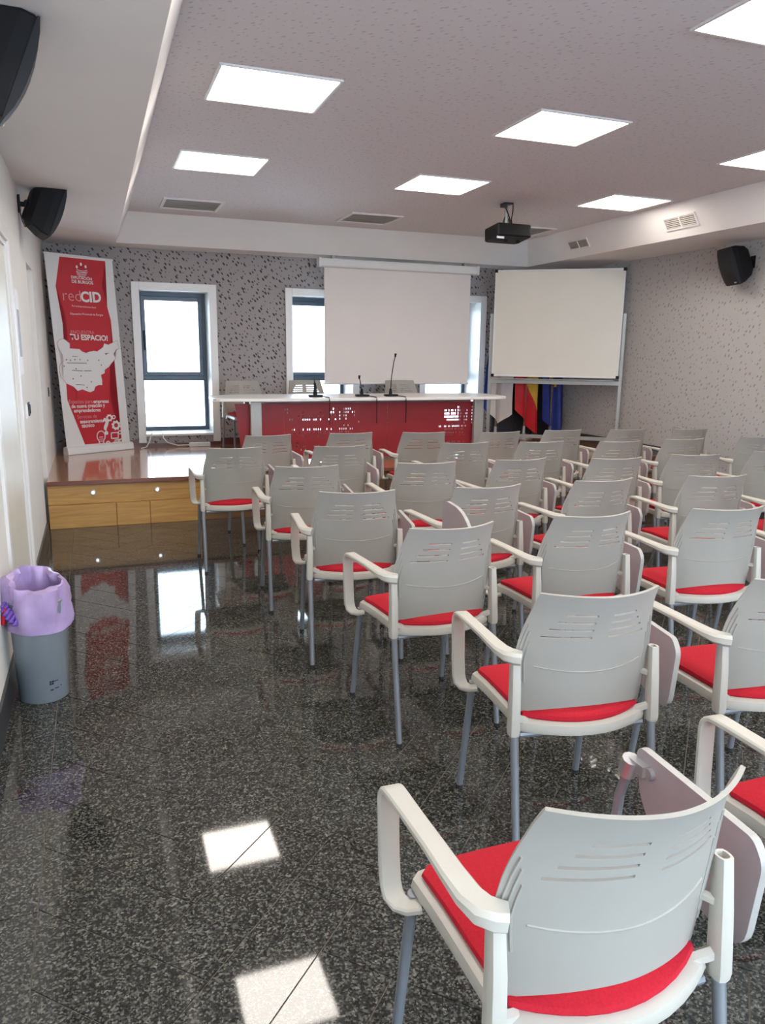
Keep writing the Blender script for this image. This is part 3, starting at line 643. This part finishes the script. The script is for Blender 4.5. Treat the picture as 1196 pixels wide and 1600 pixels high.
# ------------------------------------------------------------------ stage desk
dk = empty('stage_desk', (2.65, 7.4, ZP)); tag(dk, 'long white-topped stage desk with perforated red front panels', 'desk')
def local(x, y, z): return (x-2.65, y-7.4, z-ZP)
top = MB().prism(round_poly([(1.06-2.65,-.06),(1.5-2.65,-.12),(3.9-2.65,-.13),(4.24-2.65,-.08),(4.26-2.65,.55),(3.9-2.65,.68),(1.4-2.65,.68),(1.08-2.65,.5)], .10, 4), 2, 1.027-ZP, 1.058-ZP)
top.build('tabletop', m_table, dk, bevel=.006)
Y0, Y1 = .03, .032
def panel(x0, x1, x0b=None):
    x0b = x0 if x0b is None else x0b; z0, z1 = .435-ZP, 1.0-ZP
    vs = [(x0b-2.65,Y0,z0),(x1-2.65,Y0,z0),(x1-2.65,Y0,z1),(x0-2.65,Y0,z1)]; vs += [(a, Y1, c) for a, b, c in vs]
    return MB().add(vs, [(0,1,2,3),(7,6,5,4),(0,4,5,1),(1,5,6,2),(2,6,7,3),(3,7,4,0)]).build('front_panel', m_redp, dk)
PA = ["11....................1.1..1111....",".1......1.......1....11..11111.11..","......1.11.11..1.1..11.1.1111...1..",
      "..11....1111.11.1...1..1.11.1......","..................................1","....1...................1.11.1.....",
      "...11...1.11.1111..1.11..1111.11...","....1.11.1.1.1.11.1.1.1..11.11.....",".....1..11..1..1.1..111..1..11.....",
      "..........................11.1.....","...1.11.1...........1.....1.11.....","....111.11...1.1..11.....11..11....",
      ".......1.1.......................1.","..................................."]
PB = ["................11..1......11.......","......11.1.11.1.111.1..1...1...1....","......1111.1111.1.111.11...11.11....",
      "......11111111111.11.1.1...111111...","........111111111111.111...1111111..","..........11111111.1.1.....111.11...",
      "..11..11.11.111111.11.1.....11.11...","......1111111.11.1.11.......1.111...","....1.11111111.1..1.1.......11.11...",
      "....1..111111.....1..1.......1.11...","....................................","..1..1..111.111..11..1.....1.1.111..",
      "..1..1..1..1.......1.........1......","...................................."]
def perforated(x0, x1, rows):
    z0, z1 = .435-ZP, 1.0-ZP; ncol = max(len(r) for r in rows); cw = (x1-x0)/ncol; zt = z1-.045; ch = .034
    m = MB(); me_v = {}
    xs_, zs_ = [], []
    for c in range(ncol): xs_ += [x0-2.65+c*cw, x0-2.65+c*cw+cw*.28, x0-2.65+c*cw+cw*.67]
    xs_.append(x1-2.65)
    for k in range(len(rows)): zs_ += [zt-k*ch, zt-k*ch-ch*.16, zt-k*ch-ch*.70]
    zs_.append(zt-len(rows)*ch); zs_ = [z1]+zs_+[z0]
    nx, nz = len(xs_), len(zs_)
    for yv in (Y0, Y1):
        for i in range(nx):
            for j in range(nz):
                k = (j-1)//3 if 1 <= j else 0; sh = .35*cw*(((j-1)%3) in (1,))*0
                m.v.append((xs_[i]+sh, yv, zs_[j]))
    off = nx*nz; solid = set()
    for i in range(nx-1):
        for j in range(nz-1):
            c, ci = divmod(i, 3); k, ki = divmod(j-1, 3)
            hole = ci == 1 and ki == 1 and 0 <= k < len(rows) and c < len(rows[k]) and rows[k][c] == '1'
            if not hole: solid.add((i, j))
    for i, j in solid:
        a, b, c, d = i*nz+j, (i+1)*nz+j, (i+1)*nz+j+1, i*nz+j+1
        m.f += [(a,b,c,d), (off+d,off+c,off+b,off+a)]
        for (p, q2), nb in (((a,b),(i,j-1)),((b,c),(i+1,j)),((c,d),(i,j+1)),((d,a),(i-1,j))):
            if nb not in solid: m.f.append((p, off+p, off+q2, q2))
    m.m = [0]*len(m.f)
    return m.build('front_panel', m_redp, dk)
panel(1.27, 1.7585, 1.34); perforated(1.76, 2.5555, PA); panel(2.556, 2.861); panel(2.8625, 3.4245); perforated(3.425, 3.985, PB)
for x in (1.465, 3.90): MB().box(x-2.65-.055, x-2.65+.055, -.045, .005, .012, 1.027-ZP).box(x-2.65-.06, x-2.65+.06, -.07, .55, 0, .014).build('leg', m_grey, dk, bevel=.006)
MB().box(1.41-2.65, 3.95-2.65, .26, .30, .55, .60).build('cross_beam', m_grey, dk)
# microphones
def mic(x, y, h, lean, label, kind):
    r = empty('desk_microphone', (x, y, 1.058)); tag(r, label, 'microphone', 'microphones on the stage desk')
    MB().prism(round_poly([(-.075,-.06),(.075,-.06),(.06,.06),(-.06,.06)], .03, 3), 2, 0, .022).build('base', m_black, r, bevel=.006)
    if kind == 'stub':
        MB().tube([(0,0,.02),(0,0,.10),(-.005,0,.14)], [.022,.016,.011], 8).build('neck', m_black, r); MB().tube([(-.005,0,.14),(-.012,0,h)], [.010,.006], 8).build('capsule', m_dark, r)
    else:
        MB().tube([(0,0,.02),(0,0,.08)], [.020,.011], 8).build('socket', m_black, r)
        MB().tube([(0,0,.06),(lean*.2,0,h*.45),(lean*.7,0,h*.8),(lean,-.005,h-.03)], .0055, 6).build('gooseneck', m_dark, r)
        MB().tube([(lean,-.005,h-.035),(lean*1.03,-.012,h)], [.009,.013], 8).build('capsule', m_black, r)
    MB().tube([(.04,-.05,.012),(.07,-.11,.007),(.076,-.21,.006),(.078,-.236,.004)], .005, 6).build('cable', m_black, r)
    MB().tube([(x+.078-2.65,y-.242-7.4,1.052-ZP),(x+.079-2.65,y-.246-7.4,1.01-ZP),(x+.079-2.65,y-.244-7.4,.80-ZP)], .005, 6).build('microphone_cable', m_black, dk)
mic(2.10, 7.50, .205, 0, 'stubby black microphone on the stage desk near the first perforated panel', 'stub')
mic(2.60, 7.50, .215, -.03, 'short gooseneck microphone on the stage desk between the other two', 'goose')
mic(2.92, 7.50, .44, .045, 'tallest gooseneck microphone on the stage desk, before the projection screen', 'goose')

# ------------------------------------------------------------------ power brick and its cable under the first window
pb = empty('power_brick', (1.12, 9.00, ZP)); tag(pb, 'white power brick with cables lying on the platform under the first window', 'power supply')
MB().prism(round_poly([(-.12,-.035),(.12,-.035),(.12,.035),(-.12,.035)], .015, 3), 2, 0, .045).build('case', m_cable, pb, bevel=.006)
MB().tube([(-.12,0,.02),(-.25,-.01,.02),(-.36,.03,.05),(-.40,.09,.10),(-.40,.13,.155)], .007, 6).build('cable', m_cable, pb)
MB().tube([(-.66,-.11,.008),(-.60,-.03,.012),(-.56,.06,.06),(-.54,.10,.12),(-.52,.13,.155)], .007, 6).build('cable', m_cable, pb)

# ------------------------------------------------------------------ roll-up banner
BW, BH, SHR = .745, 1.95, -.047
bn = empty('rollup_banner', (-.30, 8.585, ZP), math.atan2(.383, .673)); tag(bn, 'red and white roll-up banner with a map standing in the corner by the white wall', 'banner')
def shear(x, z): return x + SHR*z
def uvof(px, py):
    c = [(45,118),(415,180),(180,1335),(585,1290)]; u = v = .5
    for _ in range(12):
        f = [sum(wt*c[k][i] for k, wt in enumerate(((1-u)*(1-v), u*(1-v), (1-u)*v, u*v)))-(px,py)[i] for i in (0,1)]
        fu = [(1-v)*(c[1][i]-c[0][i])+v*(c[3][i]-c[2][i]) for i in (0,1)]; fv = [(1-u)*(c[2][i]-c[0][i])+u*(c[3][i]-c[1][i]) for i in (0,1)]
        d = fu[0]*fv[1]-fv[0]*fu[1]; u -= (f[0]*fv[1]-fv[0]*f[1])/d; v -= (fu[0]*f[1]-f[0]*fu[1])/d
    return u, v
def B(px, py):
    u, v = uvof(px, py); z = .07+(1-v)*BH; return (u*BW, z)
sheet = MB().add([(shear(x, z), y, z) for y in (0, .003) for x, z in ((0,.05),(BW,.05),(BW,.07+BH),(0,.07+BH))], [(0,1,2,3),(7,6,5,4),(0,4,5,1),(1,5,6,2),(2,6,7,3),(3,7,4,0)]).build('sheet', m_banw, bn)
MB().prism(round_poly([(-.05,.0),(.06,.0),(.055,.07),(.02,.085),(-.035,.075)], .012, 3), 0, -.015, BW+.015).build('base', m_white, bn, smooth=True)
MB().tube([(shear(0,.07+BH)-.005,.002,.07+BH+.005),(shear(BW,.07+BH)+.005,.002,.07+BH+.005)], .011, 8).build('top_rail', m_white, bn)
MB().tube([(BW/2,.03,.06),(shear(BW/2,1.95),.012,1.98)], .010, 8).build('support_pole', m_grey, bn)
def tri(poly, y, name, m, par):
    me = D.meshes.new(name); bm = bmesh.new(); vs = [bm.verts.new((shear(x, z), y, z)) for x, z in poly]; f = bm.faces.new(vs)
    bmesh.ops.triangulate(bm, faces=[f]); bm.to_mesh(me); bm.free(); me.materials.append(m)
    o = link(D.objects.new(name, me)); o.parent = par; return o
rib = [B(*p) for p in ((125,142),(375,182),(362,325),(400,450),(425,530),(437,1000),(470,1100),(528,1285),(290,1308),(180,1020),(175,530),(140,415),(108,315))]
tri(rib, -.0012, 'red_ribbon', m_banr, sheet)
mp_ = [B(*p) for p in ((118,665),(128,645),(150,632),(168,645),(190,665),(190,695),(245,700),(262,716),(285,725),(300,718),(330,712),(350,716),(372,700),(385,690),(390,668),(415,676),(440,665),(470,650),(475,675),(484,700),(462,712),(450,735),(466,760),(440,790),(425,812),(400,830),(400,850),(378,862),(386,895),(388,925),(365,925),(345,935),(338,960),(315,970),(290,962),(268,952),(240,962),(215,935),(175,915),(155,890),(140,870),(133,830),(137,795),(155,770),(150,735),(130,700))]
tri(mp_, -.0022, 'map', m_banw, sheet)
ol = MB()
pts = [(shear(x, z), -.0026, z) for x, z in mp_[36:]+mp_[:6]]
ol.tube(pts, .0022, 4); pts = [(shear(x, z), -.0026, z) for x, z in mp_[15:25]]; ol.tube(pts, .0022, 4); ol.build('map_outline', m_banp, sheet)
dots = MB()
for p in ((172,765),(195,768),(220,765),(250,765),(295,770),(160,805),(228,822),(258,868),(212,885),(320,905),(295,940),(362,770),(378,800),(405,733)):
    x, z = B(*p); x = shear(x, z); dots.add([(x-.006,-.0025,z-.006),(x+.006,-.0025,z-.006),(x+.006,-.0025,z+.006),(x-.006,-.0025,z+.006)], [(0,1,2,3)])
for a, b_ in (((205,745),(235,747)),((205,832),(268,836)),((275,836),(320,836)),((230,920),(280,925)),((175,785),(290,788)),((395,730),(420,728))):
    (x0, z0), (x1, z1) = B(*a), B(*b_); dots.add([(shear(x0,z0),-.0025,z0-.003),(shear(x1,z1),-.0025,z1-.003),(shear(x1,z1),-.0025,z1+.003),(shear(x0,z0),-.0025,z0+.003)], [(0,1,2,3)])
dots.build('map_marks', m_bank, sheet)
DG = {}
def txt(s, a, b_, bold, m, name, par=sheet, fit=True):
    """lettering whose baseline runs from crop point a to b_"""
    c = D.curves.new('t', 'FONT'); c.body = s; c.size = 1; c.offset = bold; c.resolution_u = 3
    o = D.objects.new('t', c); COL.objects.link(o); bpy.context.view_layer.update()
    me = D.meshes.new_from_object(o.evaluated_get(bpy.context.evaluated_depsgraph_get())); D.objects.remove(o); D.curves.remove(c)
    xs_ = [v.co.x for v in me.vertices]; x0, x1 = min(xs_), max(xs_)
    (ax, az), (bx, bz) = B(*a), B(*b_); sc = (bx-ax)/(x1-x0); sy = sc*txt.k
    for v in me.vertices:
        t = (v.co.x-x0)/(x1-x0); x = ax+(bx-ax)*t; z = az+(bz-az)*t+v.co.y*sy; v.co = (shear(x, z), -.0030, z)
    me.materials.clear(); me.materials.append(m); q_ = link(D.objects.new(name, me)); q_.parent = par; return q_
txt.k = 1.0
txt('DIPUTACIÓN', (190,272), (305,290), .015, m_banw, 'lettering'); txt('DE BURGOS', (194,298), (313,314), .02, m_banw, 'lettering')
txt.k = 1.05
txt('red', (150,402), (248,412), -.012, m_banp, 'lettering'); txt('CID', (248,412), (364,420), .035, m_banw, 'lettering')
txt('Red de Emprendimiento Rural', (198,440), (333,456), 0, m_banw, 'lettering')
txt('Diputación Provincial de Burgos', (190,488), (377,502), 0, m_banw, 'lettering')
txt('¡ENCUENTRA', (190,603), (330,610), -.005, m_banp, 'lettering'); txt('TU ESPACIO!', (192,640), (412,652), .03, m_banw, 'lettering')
txt.k = 1.15
txt('Espacios para', (190,1042), (332,1040), -.004, m_banp, 'lettering'); txt('empresas', (337,1040), (432,1036), .025, m_banw, 'lettering')
txt('de nueva creación y', (205,1072), (410,1062), .022, m_banw, 'lettering'); txt('emprendedores', (220,1100), (383,1092), .022, m_banw, 'lettering')
txt('Servicios de', (242,1140), (360,1132), -.004, m_banp, 'lettering'); txt('asesoramiento', (258,1170), (408,1160), .025, m_banw, 'lettering'); txt('técnico', (268,1198), (347,1190), .025, m_banw, 'lettering')
txt.k = 1.0
txt('?', (408,1238), (447,1236), .03, m_banw, 'icon')
# fan-shaped emblem and the icons at the foot
em = MB()
for k in range(5):
    a = [B(215+abs(k-2)*3+j*(62-abs(k-2)*6)/6, 250-k*10+7*math.sin(math.pi*j/6)*(1 if k < 4 else .5)+j*1.6) for j in range(7)]
    if k < 4: em.tube([(shear(x,z),-.003,z) for x, z in a], .0038, 4)
for px, py in ((218,206),(240,192),(266,208)):
    x, z = B(px, py); em.add([(shear(x,z)+.012*math.sin(2*math.pi*k/8),-.0032,z+.016*math.cos(2*math.pi*k/8)) for k in range(8)], [tuple(range(8))])
em.build('emblem', m_banw, sheet)
def gear(px, py, r, hole):
    x, z = B(px, py); x = shear(x, z); m = MB(); n = 32; vs = []
    for k in range(n):
        a = 2*math.pi*k/n; R = r*(1.0 if (k//2)%2 else .82); vs += [(x+R*math.cos(a),-.003,z+R*math.sin(a)), (x+hole*math.cos(a),-.003,z+hole*math.sin(a))]
    m.add(vs, [(2*k,2*((k+1)%n),2*((k+1)%n)+1,2*k+1) for k in range(n)]); m.build('icon', m_banw, sheet)
gear(440,1133,.042,.018); gear(468,1128,.024,.012); gear(485,1180,.056,.024); gear(512,1225,.026,.012); gear(437,1296,.028,.012)
sq = MB()
def bar(a, b_, t):
    (x0, z0), (x1, z1) = B(*a), B(*b_); sq.tube([(shear(x0,z0),-.003,z0),(shear(x1,z1),-.003,z1)], t, 4)
for a, b_ in (((455,1230),(500,1226)),((500,1226),(503,1262)),((503,1262),(458,1266)),((458,1266),(455,1230)),((470,1290),(520,1285)),((478,1278),(515,1270)),((490,1296),(528,1262))): bar(a, b_, .0065)
sq.build('icon', m_banw, sheet)
bl = MB(); pts = []
for k in range(15):
    a = math.radians(-60+300*k/14+0); x, z = B(390, 1255); pts.append((shear(x,z)-.05*math.cos(a+math.pi/2+math.radians(0)+math.pi*0)*1.0, -.003, z+.055*math.sin(a)))
cx_, cz_ = B(390,1252); pts = [(shear(cx_,cz_)+.048*math.sin(math.radians(a)), -.003, cz_+.055*math.cos(math.radians(a))) for a in range(-140,141,20)]
pts = [(pts[0][0]+.012,-.003,pts[0][2]-.05)]+pts+[(pts[-1][0]-.012,-.003,pts[-1][2]-.05)]; bl.tube(pts, .006, 4)
for k in range(3): bl.tube([(shear(cx_,cz_)-.022,-.003,cz_-.01-.022*k),(shear(cx_,cz_)+.022,-.003,cz_-.01-.022*k)], .004, 4)
bl.build('icon', m_banw, sheet)

# ------------------------------------------------------------------ waste bin with its bag
wbn = empty('waste_bin', (-.285, 3.44, 0)); tag(wbn, 'blue-grey plastic waste bin on the granite floor by the door', 'bin')
MB().lathe([(.098,0),(.103,.006),(.118,.44),(.122,.45),(.118,.455),(.112,.44),(.098,.02)], n=40).build('bucket', m_bin, wbn, smooth=True)
lg = MB()
def on_bin(ang, z, dx, dz):
    r = .1045+.014*z/.44*1.0+.0006; a0 = math.radians(ang)
    vs = [(r*math.cos(a0+s/r), r*math.sin(a0+s/r), zz) for s, zz in ((-dx,z-dz),(0,z-dz),(dx,z-dz),(dx,z+dz),(0,z+dz),(-dx,z+dz))]
    lg.add(vs, [(0,1,4,5),(1,2,3,4)])
for i in range(2):
    for j in range(2): on_bin(-72+i*5.0, .088+j*.010, .0038, .004)
on_bin(-69.5, .060, .007, .003); on_bin(-60, .098, .011, .0018); on_bin(-58, .064, .009, .002); on_bin(-47, .070, .003, .002)
lg.build('printed_logo', m_navy, wbn)
bag = MB(); n = 56; prof = [(.118,.455,0),(.108,.40,1),(.095,.36,1)]
rings = [(.090,.34,.006),(.104,.42,.008),(.098,.485,.012),(.092,.522,.012),(.100,.540,.010),(.113,.534,.010),(.124,.508,.010),(.132,.468,.010),(.134,.425,.009),(.133,.380,.007),(.130,.348,.005),(.127,.332,.003)]
for k, (r, z, am) in enumerate(rings):
    for j in range(n):
        a = 2*math.pi*j/n
        wv = 1.35*am*(math.sin(3*a+.8*k)+.6*math.sin(7*a-.5*k+1)+.35*math.sin(13*a+k)); zz = z+am*.9*math.sin(2*a+.6*k)+(.030*math.cos(a-2.0) if 2 <= k <= 5 else .012*math.cos(a-2.0))
        bag.v.append(((r+wv)*math.cos(a), (r+wv)*math.sin(a), zz))
for k in range(len(rings)-1):
    bag.f += [(k*n+j, k*n+(j+1)%n, (k+1)*n+(j+1)%n, (k+1)*n+j) for j in range(n)]
bag.f.append(tuple(range(n))); bag.m = [0]*len(bag.f)
bo = bag.build('bin_bag', m_bag, None, smooth=True); bo.location = (-.285, 3.44, 0); tag(bo, 'crumpled lilac bin bag folded over the rim of the waste bin', 'bin bag')
kn = MB()
for k in range(6):
    a = math.radians(200+k*8); kn.tube([(.125*math.cos(a),.125*math.sin(a),.455-.01*k),(.140*math.cos(a)-.003*k,.140*math.sin(a)-.01,.440-.012*k),(.128*math.cos(a+.1),.128*math.sin(a+.1),.405-.006*k)], [.008,.013,.007], 6)
kn.build('knot', m_knot, bo, smooth=True)
MB().tube([(-.118,-.075,.44),(-.124,-.092,.41),(-.128,-.098,.375)], [.004,.008,.009], 6).build('tie_strip', m_red, bo)

# ------------------------------------------------------------------ notices and switches on the white wall
nt_ = empty('wall_notice', (XL, 5.40, 1.60)); tag(nt_, 'tall white notice sheet taped to the wall above the switches', 'notice')
MB().box(0,.002,-.11,.11,-.26,.26).build('sheet', m_paper, nt_); MB().box(.002,.003,-.08,.08,-.15,.14).build('print', m_ink, nt_)
for k, y_ in enumerate((5.38, 5.62)):
    s = empty('light_switch', (XL, y_, 1.105)); tag(s, ('white light switch on the door side of its dark twin' if k == 0 else 'dark light switch on the banner side of the white one'), 'light switch')
    MB().box(0,.010,-.042,.042,-.045,.045).build('plate', m_casing if k == 0 else m_dark, s, bevel=.003); MB().box(.010,.014,-.022,.022,-.030,.030).build('rocker', m_casing if k == 0 else m_black, s)
s = empty('wall_socket', (XL, 8.15, 1.09)); tag(s, 'small dark wall plate on the white wall beside the banner', 'wall plate'); MB().box(0,.008,-.03,.03,-.045,.045).build('plate', m_dark, s, bevel=.003); MB().box(.008,.010,-.012,.012,-.02,.02).build('insert', m_black, s)
